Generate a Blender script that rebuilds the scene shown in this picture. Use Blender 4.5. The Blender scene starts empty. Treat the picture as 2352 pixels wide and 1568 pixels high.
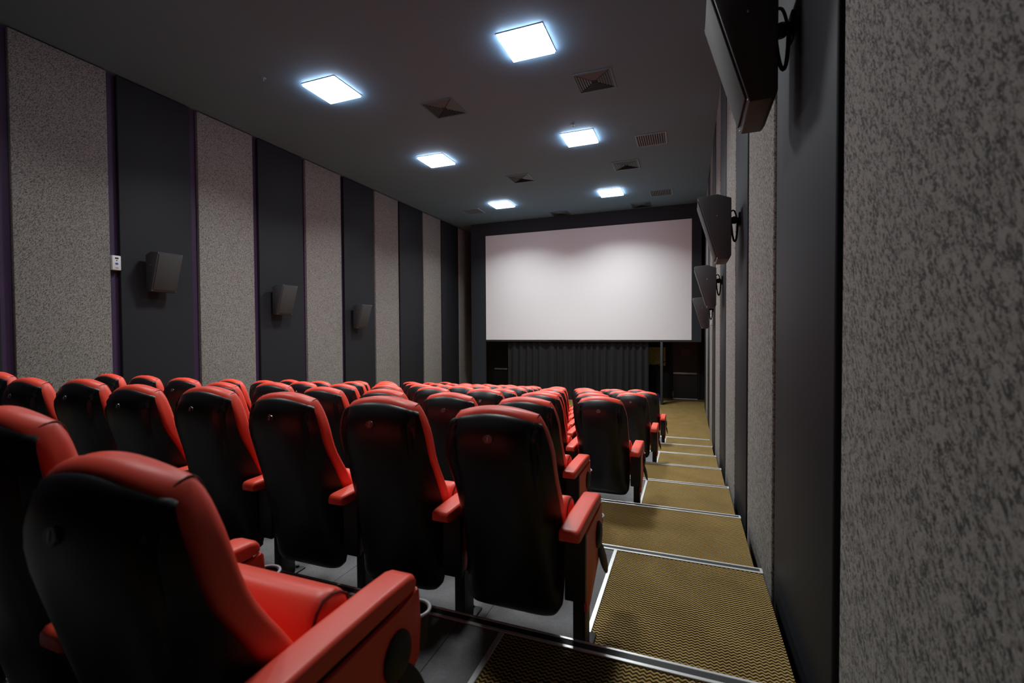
import bpy, bmesh, math, random
from mathutils import Vector, Matrix
random.seed(4)
C = bpy.context.scene.collection
sc = bpy.context.scene
H = 2.2771            # height of the camera above the flat floor in front of the screen
ZC = 3.7822 + H       # ceiling
YA, P, R0 = 1.7663, 1.15, 0.1319
def deck_z(k): return H - 1.3538 - R0 * k
def deck_y(k): return YA + P * k
XR, XL = 0.45, -7.79  # faces of the wall panels
XN = 0.388            # right ends of the treads

# ------------------------------------------------------------------ materials
def new_mat(name):
    m = bpy.data.materials.new(name); m.use_nodes = True
    nt = m.node_tree; b = nt.nodes['Principled BSDF']
    return m, nt, b
def L(nt, a, b): nt.links.new(a, b)
def coord(nt, kind='Object', scale=(1, 1, 1), rot=(0, 0, 0)):
    t = nt.nodes.new('ShaderNodeTexCoord'); mp = nt.nodes.new('ShaderNodeMapping')
    mp.inputs['Scale'].default_value = scale; mp.inputs['Rotation'].default_value = rot
    L(nt, t.outputs[kind], mp.inputs['Vector']); return mp.outputs['Vector']
def noise(nt, vec, scale, detail=3, rough=.5, dist=0.):
    n = nt.nodes.new('ShaderNodeTexNoise'); n.inputs['Scale'].default_value = scale
    n.inputs['Detail'].default_value = detail; n.inputs['Roughness'].default_value = rough
    n.inputs['Distortion'].default_value = dist
    L(nt, vec, n.inputs['Vector']); return n.outputs['Fac']
def ramp(nt, fac, stops):
    r = nt.nodes.new('ShaderNodeValToRGB'); cr = r.color_ramp
    while len(cr.elements) < len(stops): cr.elements.new(.5)
    for e, (p, c) in zip(cr.elements, stops):
        e.position = p; e.color = (c[0], c[1], c[2], 1)
    L(nt, fac, r.inputs['Fac']); return r.outputs['Color']
def bump(nt, h, b, strength=.3, dist=.01):
    n = nt.nodes.new('ShaderNodeBump'); n.inputs['Strength'].default_value = strength
    n.inputs['Distance'].default_value = dist
    L(nt, h, n.inputs['Height']); L(nt, n.outputs['Normal'], b.inputs['Normal'])
def math_(nt, op, a, b=None, c=None):
    n = nt.nodes.new('ShaderNodeMath'); n.operation = op
    for i, v in enumerate((a, b, c)):
        if v is None: continue
        if isinstance(v, (int, float)): n.inputs[i].default_value = v
        else: L(nt, v, n.inputs[i])
    return n.outputs[0]
def simple(name, col, rough=.6, metal=0., spec=.5, nscale=None, namp=.15, bumps=0., bd=.002, coat=0., sheen=0.):
    m, nt, b = new_mat(name)
    b.inputs['Base Color'].default_value = (*col, 1); b.inputs['Roughness'].default_value = rough
    b.inputs['Metallic'].default_value = metal; b.inputs['Specular IOR Level'].default_value = spec
    if coat: b.inputs['Coat Weight'].default_value = coat
    if sheen: b.inputs['Sheen Weight'].default_value = sheen
    if nscale:
        f = noise(nt, coord(nt), nscale, 4, .55)
        L(nt, ramp(nt, f, [(.3, tuple(c * (1 - namp) for c in col)), (.7, tuple(min(1, c * (1 + namp)) for c in col))]), b.inputs['Base Color'])
        if bumps: bump(nt, f, b, bumps, bd)
    return m
M = {}
M['red'] = simple('red_leatherette', (.90, .082, .046), .43, spec=.5, nscale=420, namp=.07, bumps=.12, bd=.0006)
M['black'] = simple('black_leatherette', (.006, .0063, .008), .40, spec=.5, nscale=380, namp=.1, bumps=.12, bd=.0006)
M['seam'] = simple('dark_red_seam', (.10, .008, .008), .7)
M['plastic'] = simple('black_plastic', (.012, .012, .013), .5, nscale=200, namp=.1)
M['steel'] = simple('black_powder_coated_steel', (.012, .012, .012), .45, nscale=150, namp=.1)
M['rim'] = simple('grey_plastic_rim', (.42, .42, .44), .4)
M['plate'] = simple('clear_dark_plate', (.05, .043, .043), .22, spec=.7)
M['digit'] = simple('silver_digit', (.62, .58, .52), .3, metal=.4)
M['alu'] = simple('brushed_aluminium', (.93, .93, .92), .33, metal=.55, nscale=60, namp=.04)
M['rubber'] = simple('black_rubber', (.02, .02, .022), .6)
M['cabinet'] = simple('charcoal_cabinet_paint', (.048, .046, .051), .5, nscale=300, namp=.12, bumps=.2, bd=.0008)
M['grille'] = simple('speaker_grille_cloth', (.045, .047, .046), .7, nscale=600, namp=.2, bumps=.2, bd=.0008)
M['cable'] = simple('black_cable', (.012, .012, .013), .5)
M['bracket'] = simple('bracket_steel', (.02, .02, .022), .45)
M['screw'] = simple('screw_steel', (.5, .5, .5), .3, metal=.8)
M['white'] = simple('white_plastic', (.78, .78, .80), .4)
M['blue'] = simple('blue_plastic', (.03, .10, .5), .4)
M['purple'] = simple('purple_recess_paint', (.042, .018, .062), .6, nscale=40, namp=.1)
M['gapblack'] = simple('black_recess_paint', (.010, .009, .012), .7)
M['ceiling'] = simple('dark_ceiling_paint', (.125, .235, .32), .8, nscale=120, namp=.05, bumps=.1, bd=.002)
M['vent'] = simple('dark_painted_vent', (.08, .135, .18), .5)
M['ventlight'] = simple('grey_vent_paint', (.24, .32, .38), .5)
M['ventblack'] = simple('vent_throat', (.018, .03, .042), .8)
M['shell'] = simple('dark_wall_paint', (.008, .008, .009), .8, nscale=30, namp=.1)
M['screen'] = simple('matt_white_screen', (.83, .82, .85), .75, spec=.15, nscale=900, namp=.01)
M['mask'] = simple('dark_masking_cloth', (.016, .021, .029), .8, nscale=200, namp=.1)
M['curtain'] = simple('black_curtain_cloth', (.006, .006, .0075), .85, nscale=160, namp=.2, bumps=.2, bd=.002)
M['door'] = simple('black_door_paint', (.009, .009, .011), .5, nscale=30, namp=.1)
M['plaque'] = simple('dark_red_plaque', (.07, .035, .037), .5)
M['insul'] = simple('yellow_insulation', (.40, .38, .15), .9, nscale=30, namp=.35)
M['bar'] = simple('grey_push_bar', (.34, .30, .27), .4, metal=.3)
M['post'] = simple('dark_post_paint', (.03, .033, .04), .5)
M['paper'] = simple('white_paper', (.8, .8, .78), .7)

def mat_emit(name, col, s):
    m, nt, b = new_mat(name)
    b.inputs['Base Color'].default_value = (.9, .9, .9, 1)
    b.inputs['Emission Color'].default_value = (*col, 1); b.inputs['Emission Strength'].default_value = s
    return m
M['lamp'] = mat_emit('lamp_diffuser', (1.0, .985, 1.0), 8.)
M['lamphalo'] = mat_emit('lamp_edge_halo_glow', (.74, .81, 1.0), 42.)  # edge glow added to imitate lens glare around the lamps
M['lampframe'] = simple('lamp_frame_paint', (.5, .5, .55), .4)

def mat_felt(name, c0, c1, scale, bs):
    # brushed textile with short curved flecks, leaning to one side
    m, nt, b = new_mat(name); b.inputs['Roughness'].default_value = .92; b.inputs['Specular IOR Level'].default_value = .15
    v0 = coord(nt, 'Object', (1, 1, 1), (.62, 0, 0))
    mp = nt.nodes.new('ShaderNodeMapping'); mp.inputs['Scale'].default_value = (1, 1, .42); L(nt, v0, mp.inputs['Vector']); v = mp.outputs['Vector']
    t = None
    for off, sc_ in ((0, scale), (3.7, scale * 1.25)):
        mq = nt.nodes.new('ShaderNodeMapping'); mq.inputs['Location'].default_value = (off, off * 2, off); L(nt, v, mq.inputs['Vector'])
        n1 = noise(nt, mq.outputs['Vector'], sc_, 1.0, .4, 1.3)
        ridge = math_(nt, 'MULTIPLY', math_(nt, 'ABSOLUTE', math_(nt, 'SUBTRACT', n1, .5)), 15.0)
        n2 = noise(nt, mq.outputs['Vector'], sc_ * .9, 1, .5, .3)
        r = math_(nt, 'ADD', ridge, math_(nt, 'MULTIPLY', math_(nt, 'SUBTRACT', n2, .47), 5.0))
        r = math_(nt, 'MAXIMUM', math_(nt, 'MINIMUM', r, 1.0), 0.0)
        t = r if t is None else math_(nt, 'MULTIPLY', t, r)
    n3 = noise(nt, v, scale * 4.0, 3, .6)
    t = math_(nt, 'ADD', math_(nt, 'MULTIPLY', t, .62), math_(nt, 'MULTIPLY', n3, .5))
    L(nt, ramp(nt, t, [(.2, c0), (.92, c1)]), b.inputs['Base Color'])
    bump(nt, t, b, bs, .004)
    return m
M['felt'] = mat_felt('grey_brushed_felt', (.065, .062, .058), (.35, .33, .31), 92, .5)
M['dark'] = simple('charcoal_satin_fabric', (.016, .017, .0215), .62, spec=.28, nscale=500, namp=.12, bumps=.15, bd=.001)

def mat_carpet():
    m, nt, b = new_mat('tan_ripple_carpet'); b.inputs['Roughness'].default_value = .9; b.inputs['Specular IOR Level'].default_value = .15
    t = nt.nodes.new('ShaderNodeTexCoord'); s = nt.nodes.new('ShaderNodeSeparateXYZ'); L(nt, t.outputs['Object'], s.inputs[0])
    X, Y = s.outputs[0], s.outputs[1]
    n = noise(nt, t.outputs['Object'], 60, 2, .5)
    wob = math_(nt, 'MULTIPLY', math_(nt, 'SUBTRACT', n, .5), 1.0)
    px = math_(nt, 'SINE', math_(nt, 'ADD', math_(nt, 'MULTIPLY', X, 2 * math.pi / .0235), wob))
    ph = math_(nt, 'ADD', math_(nt, 'MULTIPLY', Y, 2 * math.pi / .0186), math_(nt, 'MULTIPLY', px, 1.45))
    ph = math_(nt, 'ADD', ph, wob)
    w = math_(nt, 'MULTIPLY_ADD', math_(nt, 'SINE', ph), .5, .5)
    fine = noise(nt, t.outputs['Object'], 420, 3, .6)
    w2 = math_(nt, 'ADD', math_(nt, 'MULTIPLY', w, .8), math_(nt, 'MULTIPLY', fine, .3))
    big = noise(nt, t.outputs['Object'], 3.5, 3, .5)
    w2 = math_(nt, 'ADD', w2, math_(nt, 'MULTIPLY', math_(nt, 'SUBTRACT', big, .5), .25))
    L(nt, ramp(nt, w2, [(.26, (.016, .009, .003)), (.58, (.135, .085, .028)), (.92, (.50, .335, .115))]), b.inputs['Base Color'])
    bump(nt, w, b, .7, .004)
    return m
M['tan'] = mat_carpet()
def mat_grey_floor():
    m, nt, b = new_mat('grey_platform_vinyl'); b.inputs['Roughness'].default_value = .65; b.inputs['Specular IOR Level'].default_value = .3
    v = coord(nt)
    n = noise(nt, v, 5, 5, .65); n2 = noise(nt, v, 90, 3, .6)
    t = math_(nt, 'ADD', math_(nt, 'MULTIPLY', n, .6), math_(nt, 'MULTIPLY', n2, .4))
    s = nt.nodes.new('ShaderNodeSeparateXYZ'); L(nt, v, s.inputs[0])
    fr = math_(nt, 'FRACT', math_(nt, 'MULTIPLY', s.outputs[0], 1 / .9))
    line = math_(nt, 'MULTIPLY', math_(nt, 'LESS_THAN', fr, .005), .5)
    t = math_(nt, 'SUBTRACT', t, line)
    L(nt, ramp(nt, t, [(.1, (.02, .02, .02)), (.35, (.09, .088, .092)), (.7, (.17, .165, .172))]), b.inputs['Base Color'])
    bump(nt, n2, b, .2, .002)
    return m
M['grey'] = mat_grey_floor()

# ------------------------------------------------------------------ mesh helpers
def obj(name, bm, mat, parent=None, smooth=True, loc=None):
    me = bpy.data.meshes.new(name)
    bmesh.ops.recalc_face_normals(bm, faces=bm.faces)
    bm.to_mesh(me); bm.free()
    if mat: me.materials.append(mat)
    if smooth:
        for p in me.polygons: p.use_smooth = True
        try: me.set_sharp_from_angle(angle=math.radians(38))
        except Exception: pass
    o = bpy.data.objects.new(name, me); C.objects.link(o)
    if parent: o.parent = parent
    if loc is not None: o.location = loc
    return o
def tag(o, label, cat, group=None, kind=None):
    o['label'] = label; o['category'] = cat
    if group: o['group'] = group
    if kind: o['kind'] = kind
    return o
def thing(name, label, cat, loc=(0, 0, 0), group=None, rotz=0):
    o = bpy.data.objects.new(name, None); C.objects.link(o); o.location = loc; o.rotation_euler = (0, 0, rotz)
    o.empty_display_size = .1
    return tag(o, label, cat, group)
def struct(name, bm, m, parent=None, label=None, smooth=False):
    o = obj(name, bm, m, parent, smooth)
    if not parent: o['kind'] = 'structure'
    if label: o['label'] = label
    return o
def box(bm, x0, x1, y0, y1, z0, z1, bev=0., seg=2):
    r = bmesh.ops.create_cube(bm, size=1)
    vs = r['verts']
    bmesh.ops.scale(bm, vec=(x1 - x0, y1 - y0, z1 - z0), verts=vs)
    bmesh.ops.translate(bm, vec=((x0 + x1) / 2, (y0 + y1) / 2, (z0 + z1) / 2), verts=vs)
    if bev:
        es = {e for v in vs for e in v.link_edges}
        bmesh.ops.bevel(bm, geom=list(es), offset=bev, segments=seg, profile=.5, affect='EDGES')
    return vs
def boxbm(*a, **k):
    bm = bmesh.new(); box(bm, *a, **k); return bm
def prism(pts, axis, a0, a1, bev=0., seg=2):
    # pts in the plane across the axis ('x': (y,z), 'y': (x,z), 'z': (x,y))
    bm = bmesh.new()
    def mk(p, a): return {'x': (a, p[0], p[1]), 'y': (p[0], a, p[1]), 'z': (p[0], p[1], a)}[axis]
    v0 = [bm.verts.new(mk(p, a0)) for p in pts]; v1 = [bm.verts.new(mk(p, a1)) for p in pts]
    bm.faces.new(v0); bm.faces.new(v1[::-1]); n = len(pts)
    for i in range(n): bm.faces.new((v0[i], v0[(i + 1) % n], v1[(i + 1) % n], v1[i]))
    if bev: bmesh.ops.bevel(bm, geom=list(bm.edges), offset=bev, segments=seg, profile=.5, affect='EDGES')
    return bm
def loft(rings, cap=True, bm=None):
    bm = bm or bmesh.new(); vr = [[bm.verts.new(p) for p in r] for r in rings]; n = len(rings[0])
    for a, b in zip(vr, vr[1:]):
        for i in range(n): bm.faces.new((a[i], a[(i + 1) % n], b[(i + 1) % n], b[i]))
    if cap: bm.faces.new(vr[0]); bm.faces.new(vr[-1][::-1])
    return bm
def tube(pts, r, seg=8, bm=None, closed=False):
    pts = [Vector(p) for p in pts]; rings = []; n = len(pts); prev = None
    for i, p in enumerate(pts):
        if closed: t = pts[(i + 1) % n] - pts[i - 1]
        else: t = pts[min(i + 1, n - 1)] - pts[max(i - 1, 0)]
        t.normalize()
        if prev is None:
            u = t.orthogonal().normalized()
        else:
            u = (prev - t * prev.dot(t)).normalized()
        prev = u; w = t.cross(u)
        rings.append([p + (u * math.cos(a) + w * math.sin(a)) * r for a in (2 * math.pi * j / seg for j in range(seg))])
    if closed: rings.append(rings[0]); return loft(rings, False, bm)
    return loft(rings, True, bm)
def bez(a, b, c, d, n=14):
    a, b, c, d = map(Vector, (a, b, c, d))
    return [a * (1 - t) ** 3 + b * 3 * t * (1 - t) ** 2 + c * 3 * t * t * (1 - t) + d * t ** 3 for t in (i / n for i in range(n + 1))]
def interp(tab, h):
    if h <= tab[0][0]: return tab[0][1]
    for (a, va), (b, vb) in zip(tab, tab[1:]):
        if h <= b:
            t = (h - a) / (b - a); return va + (vb - va) * t
    return tab[-1][1]
def smooth_interp(tab, h, d=.03):
    return (interp(tab, h - d) + 2 * interp(tab, h) + interp(tab, h + d)) / 4

# ------------------------------------------------------------------ the setting
YF = 16.40; YB = -4.0
WL, WR = XL - .07, XR + .07
struct('wall_right', boxbm(WR, WR + .15, YB, YF + .15, -.2, ZC + .2), M['gapblack'])
struct('wall_left', boxbm(WL - .15, WL, YB, YF + .15, -.2, ZC + .2), M['purple'])
struct('wall_back', boxbm(WL, WR, YB - .15, YB, -.2, ZC + .2), M['shell'])
wf = struct('wall_front', boxbm(WL, WR, YF, YF + .15, -.2, ZC + .2), M['shell'])
struct('ceiling', boxbm(WL, WR, YB, YF, ZC, ZC + .15), M['ceiling'])
# floor: one stepped construction
fl = struct('floor', boxbm(WL, WR, deck_y(7), YF, -.15, 0), M['tan'])
STRIPR = {0: -.4187, 1: -.706}
STRIPL = {0: -5.47, 1: -5.75}
tn = 0
def nosing(y, z, n):
    global tn; tn += 1
    t = bpy.data.objects.new('trim_%d' % tn, None); C.objects.link(t); t['kind'] = 'structure'
    t['label'] = 'aluminium and black rubber nosing on the edge of a step'
    t.location = (0, y, z)
    x0, x1 = WL + .08, XN + .004
    bm = bmesh.new()
    box(bm, x0, x1, -.056, -.040, .0002, .006, bev=.0015, seg=1)
    box(bm, x0, x1, -.009, .004, .0002, .006, bev=.0015, seg=1)
    box(bm, x0, x1, .0005, .004, -.03, .004)
    box(bm, x1 - .014, x1, -.040, -.009, .0002, .0055)
    obj('aluminium_edge', bm, M['alu'], t, False)
    obj('rubber_insert', boxbm(x0, x1 - .015, -.0395, -.0095, .0002, .0045), M['rubber'], t, False)
for k in range(-5, 7):
    z = deck_z(k); y0, y1 = deck_y(k), deck_y(k + 1)
    if y0 < YB: y0 = YB
    o = k % 2
    struct('seating_platform', boxbm(STRIPL[o], STRIPR[o], y0, y1, -.15, z), M['grey'], fl)
    struct('carpet_tread', boxbm(STRIPR[o], XN, y0, y1, -.15, z), M['tan'], fl)
    struct('carpet_tread', boxbm(WL + .08, STRIPL[o], y0, y1, -.15, z), M['tan'], fl)
    if k >= -2: nosing(y1, z, k)
    if k >= -2:
        for x in (STRIPR[o], STRIPL[o]):
            tn += 1
            struct('trim_%d' % tn, boxbm(x - .008, x + .014, y0 + .005, y1 - .057, z + .0002, z + .006, bev=.002, seg=1), M['alu'],
                   label='aluminium strip between grey platform and tan carpet')

# wall panels ------------------------------------------------------
LP = [(.78, 1.83, 'l'), (1.94, 3.03, 'd'), (3.157, 4.183, 'l'), (4.309, 5.365, 'd'), (5.491, 6.553, 'l'), (6.67, 7.76, 'd'), (7.858, 8.946, 'l'),
      (9.05, 10.185, 'd'), (10.24, 11.29, 'l'), (11.357, 12.578, 'd'), (12.63, 13.727, 'l'), (13.786, 14.99, 'd'), (15.06, 16.15, 'l')]
RP = [(.62, 1.727, 'l'), (1.80, 2.905, 'd'), (3.0, 4.155, 'l'), (4.27, 5.23, 'd'), (5.30, 6.515, 'l'), (6.64, 7.66, 'd'), (7.80, 8.97, 'l'),
      (9.15, 10.15, 'd'), (10.28, 11.33, 'l'), (11.45, 12.5, 'd'), (12.62, 13.7, 'l'), (13.8, 14.75, 'd')]
ORD = ['first', 'second', 'third', 'fourth', 'fifth', 'sixth', 'seventh', 'eighth', 'ninth', 'tenth']
def panels(lst, side):
    nl = nd = 0
    seen_l = [p for p in lst if p[2] == 'l']; seen_d = [p for p in lst if p[2] == 'd']
    for (a, b, ty) in lst:
        zb = -.05 if a > 9 else deck_z(int((b - YA) // P)) - .25
        x0, x1 = (XR, XR + .066) if side == 'right' else (XL - .066, XL)
        bm = boxbm(x0, x1, a, b, max(zb, -.02) + .03, ZC - .02, bev=.010, seg=3)
        o = obj('wall_panel', bm, M['felt'] if ty == 'l' else M['dark'])
        if ty == 'l': n = nl; nl += 1; what = 'pale grey textured fabric wall panel'
        else: n = nd; nd += 1; what = 'plain charcoal fabric wall panel'
        tot = len(seen_l) if ty == 'l' else len(seen_d)
        where = 'nearest the camera' if n == 0 else ('nearest the screen' if n == tot - 1 else '%s of its colour from the camera' % ORD[n])
        tag(o, '%s on the %s wall, %s' % (what, side, where), 'wall panel', '%s panels on the %s wall' % ('pale' if ty == 'l' else 'charcoal', side))
panels([p for p in LP if p[1] > 1.9], 'left')
panels(RP, 'right')

# ------------------------------------------------------------------ ceiling lights and vents
LAMP_W = {'left': 82., 'right': 102.}
LX = {'left': -5.186, 'right': -1.986}; LY = [5.802, 8.989, 12.80, 2.60]
NEAR = ['first from the camera', 'in the middle of its row', 'nearest the screen', 'above the camera, out of the picture']
for col, x in LX.items():
    for i, y in enumerate(LY):
        t = thing('ceiling_light', 'square white ceiling light in the %s row, %s' % (col, NEAR[i]), 'ceiling light', (x, y, ZC), 'square ceiling lights')
        bm = bmesh.new()
        for a in ((-.31, .31, -.31, -.298), (-.31, .31, .298, .31), (-.31, -.298, -.298, .298), (.298, .31, -.298, .298)):
            box(bm, *a, -.012, 0)
        obj('frame', bm, M['lampframe'], t, False)
        # opal body hanging a little below the ceiling, rim glow added for a ceiling halo
        bm = bmesh.new(); box(bm, -.296, .296, -.296, .296, -.040, -.0005)
        me = obj('diffuser', bm, M['lamp'], t, False)
        me.data.materials.append(M['lamphalo'])
        for p in me.data.polygons: p.material_index = 0 if p.normal.z < -.5 else 1
        ld = bpy.data.lights.new('lamp_light', 'AREA'); ld.shape = 'SQUARE'; ld.size = .58; ld.energy = LAMP_W[col] * (.40 if i == 3 else 1.); ld.color = (.95, 1.0, .99)
        ld.spread = math.radians(132)
        lo = bpy.data.objects.new('lamp_light', ld); C.objects.link(lo); lo.parent = t; lo.location = (0, 0, -.043)
def vent_square(x, y, label):
    t = thing('ceiling_vent', label, 'ceiling vent', (x, y, ZC), 'square louvred ceiling vents')
    s = .29
    bm = bmesh.new()
    for a in ((-s, s, -s, -s + .03), (-s, s, s - .03, s), (-s, -s + .03, -s + .03, s - .03), (s - .03, s, -s + .03, s - .03)):
        box(bm, *a, -.012, -.0005)
    obj('frame', bm, M['vent'], t, False)
    obj('throat', boxbm(-s + .03, s - .03, -s + .03, s - .03, -.002, -.0005), M['ventblack'], t, False)
    # four triangular banks of slats
    for q in range(4):
        bm = bmesh.new(); ca, sa = [(1, 0), (0, 1), (-1, 0), (0, -1)][q]
        for i in range(6):
            r = .05 + i * .036; w = r - .008
            pts = [(r, -w, -.010), (r, w, -.010), (r + .024, w + .02, -.002), (r + .024, -w - .02, -.002)]
            lo = [bm.verts.new((p[0] * ca - p[1] * sa, p[0] * sa + p[1] * ca, p[2])) for p in pts]
            hi = [bm.verts.new((p[0] * ca - p[1] * sa, p[0] * sa + p[1] * ca, p[2] - .0015)) for p in pts]
            bm.faces.new(lo); bm.faces.new(hi[::-1])
            for j in range(4): bm.faces.new((lo[j], lo[(j + 1) % 4], hi[(j + 1) % 4], hi[j]))
        obj('slat_bank', bm, M['vent'], t, False)
for x, y, l in [(-1.335, 7.06, 'dark square louvred vent right of centre, nearest the camera'),
                (-1.335, 10.86, 'dark square louvred vent between the middle and far right lights'),
                (-3.87, 6.98, 'dark square louvred vent in the ceiling centre, nearest the camera'),
                (-3.87, 10.83, 'dark square louvred vent in the ceiling centre, left of the middle right light'),
                (-3.85, 14.50, 'dark square louvred vent in the ceiling centre, close to the screen'),
                (-1.335, 14.45, 'dark square louvred vent right of centre, close to the screen')]:
    vent_square(x, y, l)
def vent_slots(x, y, label):
    t = thing('slotted_vent', label, 'ceiling vent', (x, y, ZC), 'slotted return air grilles')
    s = .29
    bm = bmesh.new()
    for a in ((-s, s, -s, -s + .02), (-s, s, s - .02, s), (-s, -s + .02, -s + .02, s - .02), (s - .035, s, -s + .02, s - .02)):
        box(bm, *a, -.012, -.0005)
    obj('frame', bm, M['ventlight'], t, False)
    obj('throat', boxbm(-s + .02, s - .035, -s + .02, s - .02, -.002, -.0005), M['ventblack'], t, False)
    for i in range(12):
        xx = -s + .05 + i * .042
        obj('slat', boxbm(xx, xx + .012, -s + .02, s - .02, -.010, -.003), M['ventlight'], t, False)
vent_slots(-.69, 9.60, 'grey slotted ceiling grille by the right wall, nearer the camera')
vent_slots(-.70, 13.35, 'grey slotted ceiling grille by the right wall, nearer the screen')
vent_slots(-6.32, 13.21, 'grey slotted ceiling grille left of the far left light')
for x, y, l in [(-1.987, 8.40, 'small sprinkler head in front of the middle right ceiling light'), (-5.909, 5.18, 'small sprinkler head left of the nearest left ceiling light')]:
    t = thing('ceiling_sprinkler', l, 'sprinkler', (x, y, ZC))
    bm = bmesh.new(); bmesh.ops.create_cone(bm, cap_ends=True, segments=20, radius1=.03, radius2=.035, depth=.006, matrix=Matrix.Translation((0, 0, -.0029)))
    obj('escutcheon', bm, M['ventlight'], t)
    bm = bmesh.new(); bmesh.ops.create_cone(bm, cap_ends=True, segments=12, radius1=.007, radius2=.009, depth=.04, matrix=Matrix.Translation((0, 0, -.026)))
    bmesh.ops.create_cone(bm, cap_ends=True, segments=12, radius1=.015, radius2=.015, depth=.003, matrix=Matrix.Translation((0, 0, -.048)))
    obj('nozzle', bm, M['screw'], t)

# ------------------------------------------------------------------ screen, masking, curtain
YS = 14.856
sx0, sx1, sz0, sz1 = -6.643, .0885, H - .2835, H + 3.3401
t = thing('projection_screen', 'large blank white cinema screen on the front wall', 'screen', ((sx0 + sx1) / 2, YS, sz0))
hw = (sx1 - sx0) / 2
obj('screen_sheet', boxbm(-hw, hw, 0, .012, 0, sz1 - sz0), M['screen'], t, False)
bm = bmesh.new()
for a in ((-hw - .02, hw + .02, .013, .07, -.06, .05), (-hw - .02, hw + .02, .013, .07, sz1 - sz0 - .05, sz1 - sz0 + .02), (-hw - .02, -hw + .05, .013, .07, .05, sz1 - sz0 - .05), (hw - .05, hw + .02, .013, .07, .05, sz1 - sz0 - .05)):
    box(bm, *a)
obj('screen_frame', bm, M['rubber'], t, False)
def drape(x0, x1, y, z0, z1, amp, n, seed, jit=.5):
    rnd = random.Random(seed); bm = bmesh.new()
    ph = 0; xs = []; N = n * 10; cols = []
    fr = [rnd.uniform(1 - jit, 1 + jit) for _ in range(n + 2)]
    acc = 0; cum = [0]
    for i in range(N):
        acc += fr[i // 10]; cum.append(acc)
    rows = 10
    for j in range(rows + 1):
        tz = j / rows; row = []
        for i in range(N + 1):
            x = x0 + (x1 - x0) * i / N
            a = cum[i] / acc * n * 2 * math.pi
            d = math.sin(a + .25 * math.sin(3 * tz + i * .05)) * amp * (.65 + .35 * (1 - tz))
            row.append((x, y + d, z0 + (z1 - z0) * tz))
        cols.append(row)
    vf = [[bm.verts.new(p) for p in r] for r in cols]
    vb = [[bm.verts.new((p[0], p[1] + .006, p[2])) for p in r] for r in cols]
    for j in range(rows):
        for i in range(N):
            bm.faces.new((vf[j][i], vf[j][i + 1], vf[j + 1][i + 1], vf[j + 1][i]))
            bm.faces.new((vb[j][i], vb[j + 1][i], vb[j + 1][i + 1], vb[j][i + 1]))
    for i in range(N):
        bm.faces.new((vf[0][i], vb[0][i], vb[0][i + 1], vf[0][i + 1])); bm.faces.new((vf[rows][i], vf[rows][i + 1], vb[rows][i + 1], vb[rows][i]))
    for j in range(rows):
        bm.faces.new((vf[j][0], vf[j + 1][0], vb[j + 1][0], vb[j][0])); bm.faces.new((vf[j][N], vb[j][N], vb[j + 1][N], vf[j + 1][N]))
    return bm
t = thing('screen_masking', 'dark cloth masking frame above and beside the white screen', 'screen masking', (0, YS, 0))
obj('top_masking', boxbm(-7.2, .36, -.02, .06, sz1 + .022, ZC - .004), M['mask'], t, False)
obj('side_masking', boxbm(-7.2, sx0 - .022, -.02, .05, .002, sz1 + .02), M['mask'], t, False)
obj('side_masking', boxbm(sx1 + .022, .36, -.02, .05, sz0 - .06, sz1 + .02), M['mask'], t, False)
tag(obj('curtain', drape(-5.87, -1.15, YS + .12, .005, sz0 - .07, .045, 20, 3), M['curtain']), 'black pleated curtain hanging below the white screen', 'curtain')
tag(obj('support_post', boxbm(-.80, -.73, YS - .03, YS + .35, .0, sz0 - .065, bev=.004), M['post']), 'dark upright post between the curtain and the right exit door', 'post')
# front wall fittings
def door(n, x0, x1, bar0, bar1, label):
    d = bpy.data.objects.new('door_%d' % n, None); C.objects.link(d); d['kind'] = 'structure'; d['label'] = label
    d.location = (0, YF, 0)
    obj('door_leaf', boxbm(x0 + .04, x1 - .04, -.03, -.001, .02, 2.06, bev=.003), M['door'], d, False)
    bm = bmesh.new()
    for a in ((x0 - .02, x0 + .035, 0, 2.12), (x1 - .035, x1 + .02, 0, 2.12), (x0 + .035, x1 - .035, 2.065, 2.12)): box(bm, a[0], a[1], -.04, -.001, a[2], a[3])
    obj('door_frame', bm, M['gapblack'], d, False)
    b = obj('push_bar', boxbm(bar0, bar1, -.115, -.08, .83, .885, bev=.006), M['bar'], d)
    bm = bmesh.new(); box(bm, bar0, bar0 + .05, -.08, -.031, .82, .895, bev=.004); box(bm, bar1 - .16, bar1, -.08, -.031, .82, .895, bev=.004)
    obj('bar_bracket', bm, M['plastic'], b)
    obj('door_gap_light', boxbm(x0 + .04, x1 - .04, -.06, -.032, .0005, .018), M['white'], d, False)  # white strip standing in for light leaking under the door
    return d
d = door(1, -.52, .33, -.475, .265, 'black exit door with push bar at the right of the front wall')
obj('sign_plate', boxbm(-.235, .055, -.036, -.0305, 1.44, 1.66), M['plaque'], d, False)
obj('floor_bolt', boxbm(-.49, -.465, -.045, -.0305, .06, .24, bev=.003), M['bar'], d)
door(2, -7.35, -6.35, -6.95, -6.42, 'black exit door with push bar at the left of the front wall')
tag(obj('insulation_board', boxbm(-1.62, -.72, YF - .05, YF - .002, 1.10, 1.72), M['insul']), 'yellow insulation board on the wall behind the curtain end', 'insulation board')
tag(obj('sagging_cloth', loft([[(-1.65 + 1.0 * i / 14, YF - .075, H - .60 - .56 * math.sin(math.pi * (.16 + .62 * i / 14)) - w) for w in (0, .035)] + [(-1.65 + 1.0 * i / 14, YF - .06, H - .60 - .56 * math.sin(math.pi * (.16 + .62 * i / 14)) - w) for w in (.035, 0)] for i in range(15)]), M['curtain']),
    'black cloth edge sagging over the yellow insulation board', 'cloth')
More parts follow.
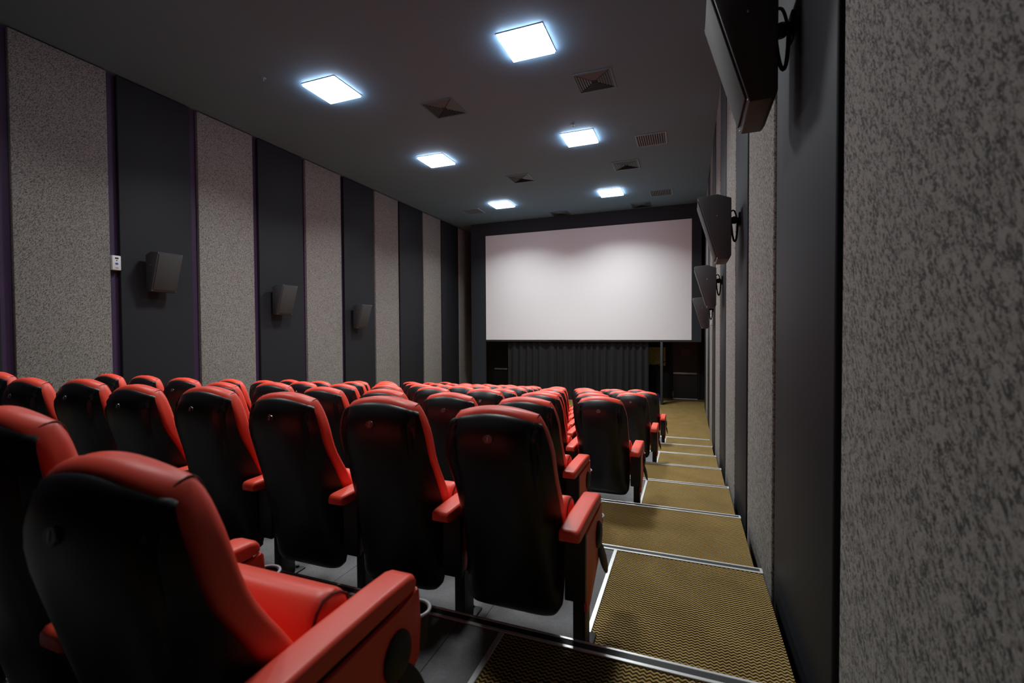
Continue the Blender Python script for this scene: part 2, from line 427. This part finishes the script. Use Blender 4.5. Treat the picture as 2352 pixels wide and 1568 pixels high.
bm = tube([(-1.0 + .07 * math.cos(a * .5) * (1 + .1 * math.sin(a)), 15.25 + .07 * math.sin(a * .5), .012 + .004 * a) for a in range(0, 40)], .008, 6)
bm = tube(bez((-.93, 15.25, .17), (-.95, 15.2, .35), (-.86, 15.2, .34), (-.83, 15.22, .05)), .008, 6, bm)
tag(obj('coiled_cable', bm, M['blue']), 'coil of blue cable on the floor by the dark post', 'cable')
tag(obj('cable_plug', boxbm(-.98, -.94, 15.10, 15.14, .205, .245, bev=.006), M['white']), 'white plug held on the blue cable coil', 'plug')
bpy.data.objects['cable_plug'].location.z = -.2

# ------------------------------------------------------------------ wall speakers
def speaker(x_wall, side, yc, zb, label, group, rear=.085):
    # side +1: on the right wall (faces -x). local: x = distance into the room from the cabinet's back
    s = -1 if side == 'right' else 1
    W = .185
    t = thing('wall_speaker', label, 'speaker', (x_wall + s * rear, yc, zb), group)
    prof = [(.0, .03), (.02, .0), (.112, .0), (.288, .585), (.115, .60), (.0, .555)]
    bm = prism([(s * a, b) for a, b in prof], 'y', -W, W, bev=.006)
    obj('cabinet', bm, M['cabinet'], t)
    # grille on the slanted front
    a, b = Vector((.112, 0)), Vector((.288, .585)); dd = (b - a).normalized(); nn = Vector((dd.y, -dd.x))
    p = [a + dd * .03 + nn * .0005, b - dd * .03 + nn * .0005, b - dd * .03 + nn * .010, a + dd * .03 + nn * .010]
    obj('grille', prism([(s * q.x, q.y) for q in p], 'y', -W + .02, W - .02, bev=.003), M['grille'], t)
    bm = bmesh.new()
    for yy in (-W + .01, W - .01):
        for q in (a + dd * .015, b - dd * .015):
            bmesh.ops.create_uvsphere(bm, u_segments=8, v_segments=6, radius=.005, matrix=Matrix.Translation((s * (q.x + nn.x * .0005), yy, q.y + nn.y * .0005)))
    for sy in (-1, 1): bmesh.ops.create_uvsphere(bm, u_segments=8, v_segments=6, radius=.006, matrix=Matrix.Translation((s * .12, sy * W, .40)))
    obj('screws', bm, M['screw'], t)
    # arm and wall plate
    bm = bmesh.new()
    box(bm, min(-s * (rear - .001), -s * (rear - .012)), max(-s * (rear - .001), -s * (rear - .012)), -.045, .045, .33, .45, bev=.003)
    box(bm, min(-s * .0, -s * .012), max(-s * .0, -s * .012), -.035, .035, .30, .44, bev=.003)
    tube([(-s * .006, 0, .37), (-s * .04, 0, .385), (-s * (rear - .008), 0, .39)], .022, 10, bm)
    bmesh.ops.create_uvsphere(bm, u_segments=14, v_segments=10, radius=.036, matrix=Matrix.Translation((-s * (rear * .45), 0, .388)))
    obj('bracket', bm, M['bracket'], t)
    bm = tube(bez((-s * .004, -.05, .40), (-s * .02, -.07, .10), (-s * .06, -.07, .10), (-s * (rear - .02), -.03, .40)), .009, 8)
    bm = tube(bez((-s * .004, -.02, .46), (-s * .05, -.05, .52), (-s * .05, -.05, .36), (-s * (rear - .015), -.03, .37)), .007, 8, bm)
    obj('cable_loop', bm, M['cable'], t)
    return t
for y, z, l in [(2.515, 1.02, 'nearest the camera, topmost'), (4.86, .655, 'second from the camera'), (7.28, .325, 'third from the camera'), (9.7, .035, 'nearest the screen')]:
    speaker(XR, 'right', y, H + z, 'black wedge speaker on the right wall, %s' % l, 'speakers on the right wall')
for y, z, l in [(4.78, .64, 'nearest the camera'), (7.06, .36, 'in the middle'), (9.42, .10, 'nearest the screen')]:
    speaker(XL, 'left', y, H + z, 'black wedge speaker on the left wall, %s' % l, 'speakers on the left wall')
# white control boxes
def wallbox(x0, x1, y, z, s, label):
    t = thing('wall_control', label, 'wall control', ((x0 + x1) / 2, y, z))
    d = abs(x1 - x0) / 2
    obj('housing', boxbm(-d, d, -.055, .055, -.105, .105, bev=.008), M['white'], t)
    f = s * d
    obj('display', boxbm(min(f, f + s * .002), max(f, f + s * .002), -.022, .022, .055, .078), M['rubber'], t, False)
    obj('sensor', boxbm(min(f, f + s * .002), max(f, f + s * .002), -.007, .007, .025, .040), M['rubber'], t, False)
    obj('button', boxbm(min(f, f + s * .003), max(f, f + s * .003), -.018, .016, -.025, .0), M['blue'], t, False)
    obj('speaker_slots', boxbm(min(f, f + s * .001), max(f, f + s * .001), -.02, .02, -.085, -.062), M['rim'], t, False)
wallbox(XL - .07, XL + .03, 4.246, H + 1.03, 1, 'small white control box in the gap between two left wall panels')
wallbox(XR - .03, XR + .07, 10.215, H + .21, -1, 'small white control box on the right wall beyond the speakers')

# ------------------------------------------------------------------ cinema seats
PIV = Vector((0, .02, .42))
RE = [(.15, -.05), (.30, -.035), (.45, -.03), (.58, -.08), (.716, -.155), (.80, -.21), (.866, -.232), (.93, -.245), (.965, -.247), (1.0, -.245), (1.1, -.245)]   # edge between shell and cushion
FR = [(.40, .05), (.514, .028), (.59, .008), (.69, -.057), (.75, -.10), (.82, -.135), (.91, -.158), (1.02, -.185), (1.1, -.19)]           # front of the cushion
RC = [(.15, -.095), (.30, -.135), (.50, -.20), (.70, -.268), (.80, -.302), (.84, -.313), (.88, -.317), (.91, -.314), (.935, -.306), (.955, -.297), (.972, -.286), (.987, -.273), (1.02, -.25)]                             # middle of the black back
WW = [(.15, .208), (.175, .214), (.22, .219), (.30, .223), (.50, .226), (.70, .228), (.85, .229), (.90, .225), (.94, .214), (.97, .202), (1.0, .190), (1.04, .186)]
def sup(x, w, p): return max(0., 1 - abs(x / w) ** p)
def shell_mesh():
    rings = []; N = 44
    hs = [.17, .175, .19, .21, .24, .28, .34, .40, .46, .52, .58, .63, .68, .73, .78, .83, .87, .90, .92, .94, .955, .966, .974, .980, .984, .987]
    for i, h in enumerate(hs):
        w = interp(WW, h); re = smooth_interp(RE, h); rc = smooth_interp(RC, h)
        ins = {len(hs) - 1: .010, len(hs) - 2: .004, len(hs) - 3: .001}.get(i, 0)
        insb = {0: .02, 1: .010, 2: .003}.get(i, 0)
        w -= (ins * .6 + insb * .5); arch = .052 * max(0, min(1, (h - .62) / .30)); ring = []
        # bottom corners of the skirt rise
        for j in range(N):
            x = -w + 2 * w * j / (N - 1); x = w * math.sin(x / w * math.pi / 2)
            y = re + (rc - re) * sup(x, w, 2.8 if h > .8 else 2.8 + (.8 - h) * 8) + ins + insb
            g = 0
            for gx in (.158, .178):
                g += math.exp(-((abs(x) - gx) / .0055) ** 2)
            fade = max(0, min(1, (h - .62) / .24)) * (1 - .75 * max(0, min(1, (h - .945) / .035))); y += .010 * g * fade
            y -= .008 * math.exp(-((abs(x) - .168) / .006) ** 2) * fade
            z = h + arch * (1 - (x / .225) ** 2)
            if h < .24: z += 1.6 * max(0, abs(x) / w - .88) ** 2 * (.24 - h) / .07
            ring.append((x, y, z))
        for x in (w * .90, w * .5, 0, -w * .5, -w * .90):
            ring.append((x, re + .008, h + arch * (1 - (x / .225) ** 2)))
        rings.append([(a, b - PIV.y, c - PIV.z) for a, b, c in ring])
    return loft(rings)
def rrect(w, y0, y1, r, n=5):
    pts = []
    r = min(r, (y1 - y0) / 2 - .0005, w - .001)
    for cx, cy, a0 in ((w - r, y1 - r, 0), (-w + r, y1 - r, 90), (-w + r, y0 + r, 180), (w - r, y0 + r, 270)):
        for i in range(n + 1):
            a = math.radians(a0 + 90 * i / n); pts.append((cx + r * math.cos(a), cy + r * math.sin(a)))
    # extra points along the long sides
    out = []
    for i, p in enumerate(pts):
        q = pts[(i + 1) % len(pts)]; out.append(p)
        if abs(q[0] - p[0]) > w:
            for k in range(1, 16): out.append((p[0] + (q[0] - p[0]) * k / 16, p[1] + (q[1] - p[1]) * k / 16))
    return out
CAPS = []
def cushion_back_mesh():
    CAPS.clear()
    rings = []
    hs = [.40, .44, .48, .52, .56, .60, .64, .68, .72, .76, .80, .84, .88, .92, .95, .966, .982, .994, 1.001, 1.006, 1.009]
    for i, h in enumerate(hs):
        w = interp(WW, h) - .004
        re = smooth_interp(RE, h) + .004; f = smooth_interp(FR, h)
        ins = {len(hs) - 1: .034, len(hs) - 2: .024, len(hs) - 3: .015, len(hs) - 4: .008, len(hs) - 5: .003}.get(i, 0)
        sh = .030 * max(0, min(1, (h - .93) / .03))
        arch = .052 * max(0, min(1, (h - .62) / .30)); ring = []
        CAPS.append((h, re + ins, f - ins * .45, ins, arch))
        for x, y in rrect(w - ins * .55, re + ins, f - ins * .45, .026):
            x_ = w - ins * .55; tt = (y - re - ins) / (f - ins * .45 - re - ins)
            y -= sh * sup(x, x_ + .001, 3.5) * (1 - tt)
            # wings: the middle of the front is scooped
            if y > (re + f) / 2: y -= (.022 if h > .62 else .045) * sup(x, w * .86, 4) * (1 if h < .97 else .4)
            ring.append((x, y - PIV.y, h + arch * (1 - (x / .225) ** 2) - PIV.z))
        rings.append(ring)
    return loft(rings)
def seam_mesh(s):
    # follows the cushion over its top corner, from the shell to the front
    x = s * .168; a = 1 - (x / .225) ** 2; sel = [c for c in CAPS if c[0] > .962]
    pts = [(x, re - .0005 - PIV.y, h + ar * a - PIV.z) for h, re, f, ins, ar in sel]
    h, re, f, ins, ar = sel[-1]
    pts += [(x, re + (f - re) * t - PIV.y, h + ar * a + .0008 - PIV.z) for t in (.25, .5, .75)]
    pts += [(x, f + .0005 - PIV.y, h + ar * a - PIV.z) for h, re, f, ins, ar in reversed(sel)]
    return tube(pts, .0016, 6)
def seat_cushion_mesh():
    # tipped-up seat: grows along its length from the hinge to the front edge
    bm = bmesh.new(); rings = []
    Lg = .43; th = .125; ang = math.radians(70.5)
    for i, (s, ins) in enumerate([(.12, .03), (.126, .014), (.14, .004), (.16, 0), (.2, 0), (.3, 0), (.36, .0), (.395, .004), (.413, .014), (.424, .028), (.430, .045)]):
        ring = []
        for x, y in rrect(.228 - ins * .35, -th / 2 + ins, th / 2 - ins, .03):
            crown = .012 * sup(x, .22, 2) * (1 if y < 0 else .3)
            yy = y - crown if y < 0 else y
            ring.append((x, yy, s))
        rings.append(ring)
    out = []
    for r in rings:
        out.append([(x, -.035 + s * math.cos(ang) + y * math.sin(ang), .212 + s * math.sin(ang) - y * math.cos(ang)) for x, y, s in r])
    return loft(out), out
def seat_piping_mesh(sg):
    ang = math.radians(70.5); pts = []
    path = [(-.052, .06), (-.0575, .2), (-.0575, .34), (-.054, .385), (-.042, .410), (-.02, .421), (.01, .423), (.038, .415), (.054, .385), (.058, .3), (.058, .15)]
    for y, s in path:
        pts.append((sg * .217, -.035 + s * math.cos(ang) + y * math.sin(ang), .212 + s * math.sin(ang) - y * math.cos(ang)))
    return tube(pts, .0035, 6)
def seat_pan_mesh():
    ang = math.radians(70.5); rings = []
    for s, ins in ((.10, .01), (.115, .0), (.36, 0), (.385, .02)):
        rings.append([(x, -.035 + s * math.cos(ang) + y * math.sin(ang), .212 + s * math.sin(ang) - y * math.cos(ang)) for x, y in rrect(.205 - ins, .045, .082 - ins * .3, .012)])
    return loft(rings)
def pad_mesh():
    rings = []
    for y, ins, dz in ((-.200, .018, -.006), (-.197, .009, -.003), (-.188, .003, 0), (-.17, 0, 0), (0, 0, .003), (.15, 0, .002), (.255, 0, -.002), (.278, .003, -.006), (.288, .009, -.012), (.292, .018, -.018)):
        w = .0425 - ins * .6; r = []
        z0, z1 = .545 + ins * .6, .594 - ins * .7 + dz
        for cx, cz, a0 in ((w - .014, z1 - .014, 0), (-w + .014, z1 - .014, 90), (-w + .006, z0 + .006, 180), (w - .006, z0 + .006, 270)):
            rr = .014 if a0 < 180 else .006
            for i in range(6):
                a = math.radians(a0 + 18 * i); r.append((cx + rr * math.cos(a), y, cz + rr * math.sin(a)))
        rings.append(r)
    return loft(rings)
SIDE = [(-.058, .528), (.20, .528), (.262, .532), (.290, .548), (.300, .535), (.304, .45), (.298, .36), (.20, .29), (.02, .205), (-.02, .19), (-.05, .20), (-.058, .26)]
SIDE2 = [(-.058, .528), (.20, .528), (.262, .532), (.290, .548), (.300, .535), (.304, .45), (.298, .37), (.20, .31), (-.058, .275)]
def panel_mesh(x0, x1, low): return prism(SIDE if low else SIDE2, 'x', x0, x1, bev=.004)
def core_mesh():
    bm = prism([(-.090, .542), (.27, .542), (.286, .52), (.286, .36), (.18, .29), (.02, .262), (-.088, .262)], 'x', -.028, .028, bev=.002, seg=1)
    box(bm, -.0425, .0425, -.094, -.060, .262, .543, bev=.003)
    return bm
def arm_set(parent, x, outer=0):
    obs = []
    a = obj('armrest', pad_mesh(), M['red'], parent); a.location = (x, 0, 0)
    s = obj('standard', core_mesh(), M['plastic'], parent); s.location = (x, 0, 0)
    for q in (-1, 1):
        p = obj('side_panel', panel_mesh(min(q * .0285, q * .041), max(q * .0285, q * .041), outer == q), M['red'], parent); p.location = (x, 0, 0)
    l = obj('leg', boxbm(-.026, .026, -.02, .075, .009, .30, bev=.003), M['steel'], parent); l.location = (x, 0, 0)
    bm = boxbm(-.045, .045, -.06, .13, 0, .008, bev=.002)
    for yy in (-.045, .115):
        bmesh.ops.create_cone(bm, cap_ends=True, segments=10, radius1=.011, radius2=.009, depth=.010, matrix=Matrix.Translation((0, yy, .013)))
    f = obj('foot_plate', bm, M['steel'], parent); f.location = (x, 0, 0)
    cup = bmesh.new(); rings = []
    for z, r in ((.345, .026), (.350, .031), (.44, .039), (.452, .040)):
        rings.append([(r * math.cos(t), .338 + r * math.sin(t), z) for t in (2 * math.pi * i / 24 for i in range(24))])
    for z, r in ((.452, .036), (.36, .029)):
        rings.append([(r * math.cos(t), .338 + r * math.sin(t), z) for t in (2 * math.pi * i / 24 for i in range(24))])
    loft(rings, True, cup)
    c = obj('cup_holder', cup, M['plastic'], parent); c.location = (x, 0, 0)
    rm = obj('rim', tube([(.042 * math.cos(t), .338 + .042 * math.sin(t), .453) for t in (2 * math.pi * i / 28 for i in range(28))], .0042, 8, closed=True), M['rim'], c)
    if outer:
        # swivel tray folded down on the aisle side
        bm = bmesh.new(); bmesh.ops.create_uvsphere(bm, u_segments=24, v_segments=12, radius=1)
        bmesh.ops.scale(bm, vec=(.016, .055, .060), verts=bm.verts)
        bmesh.ops.translate(bm, vec=(outer * .044, .195, .425), verts=bm.verts)
        h = obj('tray_hinge', bm, M['plastic'], parent); h.location = (x, 0, 0)
        bm = bmesh.new(); bmesh.ops.create_uvsphere(bm, u_segments=24, v_segments=12, radius=1)
        bmesh.ops.scale(bm, vec=(.010, .042, .092), verts=bm.verts)
        bmesh.ops.rotate(bm, cent=(0, 0, 0), matrix=Matrix.Rotation(math.radians(22), 3, 'X') @ Matrix.Rotation(math.radians(-outer * 10), 3, 'Y'), verts=bm.verts)
        bmesh.ops.translate(bm, vec=(outer * .054, .245, .300), verts=bm.verts)
        h = obj('folded_tray', bm, M['plastic'], parent); h.location = (x, 0, 0)
def digit_mesh(n):
    cu = bpy.data.curves.new('digit', 'FONT'); cu.body = str(n); cu.size = .026; cu.extrude = .0006; cu.align_x = 'CENTER'; cu.align_y = 'CENTER'
    o = bpy.data.objects.new('tmp', cu); C.objects.link(o)
    bpy.context.view_layer.update()
    me = bpy.data.meshes.new_from_object(o.evaluated_get(bpy.context.evaluated_depsgraph_get()))
    bpy.data.objects.remove(o); bpy.data.curves.remove(cu)
    me.materials.clear(); me.materials.append(M['digit']); return me
DIG = {n: digit_mesh(n) for n in range(1, 10)}
PLATE = Vector((0, interp(RC, .896) - .0018, .948))
def make_seat():
    t = thing('cinema_seat', 'x', 'cinema seat', (0, 0, 0), 'rows of red and black cinema seats')
    obj('back_shell', shell_mesh(), M['black'], t, loc=PIV)
    bc = obj('back_cushion', cushion_back_mesh(), M['red'], t, loc=PIV)
    for s in (-1, 1): obj('seam', seam_mesh(s), M['seam'], bc)
    sm, _ = seat_cushion_mesh()
    scu = obj('seat_cushion', sm, M['red'], t)
    for s in (-1, 1): obj('piping', seat_piping_mesh(s), M['seam'], scu)
    obj('seat_pan', seat_pan_mesh(), M['plastic'], t)
    # number plate on the back, on the shell's surface
    bm = bmesh.new(); bmesh.ops.create_cone(bm, cap_ends=True, segments=28, radius1=.021, radius2=.019, depth=.004)
    bmesh.ops.scale(bm, vec=(1, .78, 1), verts=bm.verts)
    pl = obj('number_plate', bm, M['plate'], t)
    pl.location = PLATE; pl.rotation_euler = (math.radians(84), 0, 0)
    return t
def seat_variant(kind):
    t = make_seat(); HP = .28
    arm_set(t, HP, outer=1 if kind == 'right' else 0)
    if kind == 'left': arm_set(t, -HP, outer=-1)
    return t
proto = {}
def copy_tree(o, parent=None):
    c = o.copy(); C.objects.link(c); c.parent = parent
    for ch in o.children: copy_tree(ch, c)
    return c
PITCH = .558
TILT = {(0, 0): 0, (0, 1): 2.5, (0, 2): 1.5, (0, 3): 3, (0, 4): 1, (0, 5): 4, (0, 6): 2, (0, 7): 8, (1, 0): 0, (1, 1): 1, (1, 4): 4, (1, 6): 5, (1, 7): 6, (1, 8): 6,
        (2, 0): -1, (3, 0): 0, (4, 0): 0, (6, 0): -1, (-1, 0): 0, (-1, 1): 3}
ROWN = ['row beside the camera', 'second row from the camera', 'third row from the camera', 'fourth row from the camera', 'fifth row from the camera',
        'sixth row from the camera', 'seventh row from the camera', 'eighth row from the camera', 'front row by the screen']
OFF = {(-1, 0): Vector((.008, 0, -.060)), (-1, 1): Vector((0, .04, -.025)), (-1, 2): Vector((0, .02, -.01))}
protos = {k: seat_variant(k) for k in ('right', 'mid', 'left')}
used = set()
for k in range(-1, 8):
    x0 = -.705 if k % 2 == 0 else -.99
    nmax = {-1: 3, 0: 9}.get(k, 9)
    for j in range(nmax):
        kind = 'right' if j == 0 else ('left' if j == 8 else 'mid')
        if kind in used: o = copy_tree(protos[kind])
        else: o = protos[kind]; used.add(kind)
        z = deck_z(k) if k < 7 else 0.
        if k == 7: z = 0.
        o.location = (x0 - PITCH * j, deck_y(k) - YA + 1.9, z)
        pos = 'at the right aisle end' if j == 0 else ('at the left end' if j == 8 else '%s from the right aisle' % ORD[j])
        o['label'] = 'red and black seat, %s, %s' % (ROWN[k + 1], pos)
        tl = TILT.get((k, j))
        if tl is None: tl = random.uniform(0, 4)
        a = -math.radians(tl)
        for ch in o.children:
            nm = ch.name.split('.')[0]
            if nm in ('back_shell', 'back_cushion'): ch.rotation_euler.x = a; ch.location = PIV + OFF.get((k, j), Vector())
            elif nm == 'number_plate':
                ch.location = PIV + Matrix.Rotation(a, 3, 'X') @ (PLATE - PIV) + OFF.get((k, j), Vector())
                ch.rotation_euler.x = math.radians(84) + a
                if k <= 4:
                    d = bpy.data.objects.new('digit', DIG[j + 1]); C.objects.link(d); d.parent = ch
                    d.location = (0, 0, .0028)
# scrap of paper on the platform under the third row
bm = bmesh.new(); bmesh.ops.create_icosphere(bm, subdivisions=3, radius=.02)
for v in bm.verts:
    v.co *= 1 + random.uniform(-.25, .25); v.co.z *= .35; v.co.x *= 1.6
bmesh.ops.translate(bm, vec=(-.66, 4.66, deck_z(2) + .0075), verts=bm.verts)
tag(obj('paper_scrap', bm, M['paper']), 'crumpled white paper scrap on the grey floor under a seat', 'paper scrap')

# ------------------------------------------------------------------ camera
f_px, yaw, pitch, roll = 1060.97, .3648, .0215, -.0056
cy, sy, cp, sp, cr, sr = math.cos(yaw), math.sin(yaw), math.cos(pitch), math.sin(pitch), math.cos(roll), math.sin(roll)
right = Vector((cy, sy, 0)); fwd0 = Vector((-sy, cy, 0)); up = Vector((0, 0, 1))
fwd = fwd0 * cp - up * sp; dn = -(up * cp + fwd0 * sp)
r2 = right * cr - dn * sr; d2 = right * sr + dn * cr
cd = bpy.data.cameras.new('camera'); cam = bpy.data.objects.new('camera', cd); C.objects.link(cam)
m = Matrix((r2, -d2, -fwd)).transposed().to_4x4(); m.translation = (0, 0, H)
cam.matrix_world = m
cd.sensor_width = 36; cd.sensor_fit = 'HORIZONTAL'; cd.lens = f_px / 2352 * 36; cd.clip_start = .02; cd.clip_end = 60
cd.dof.use_dof = True; cd.dof.focus_distance = 4.2; cd.dof.aperture_fstop = 2.8
sc.camera = cam
w = bpy.data.worlds.new('world'); sc.world = w; w.use_nodes = True
w.node_tree.nodes['Background'].inputs['Color'].default_value = (0, 0, 0, 1)
sc.view_settings.view_transform = 'Standard'; sc.view_settings.look = 'None'; sc.view_settings.gamma = 1; sc.view_settings.exposure = 0.0
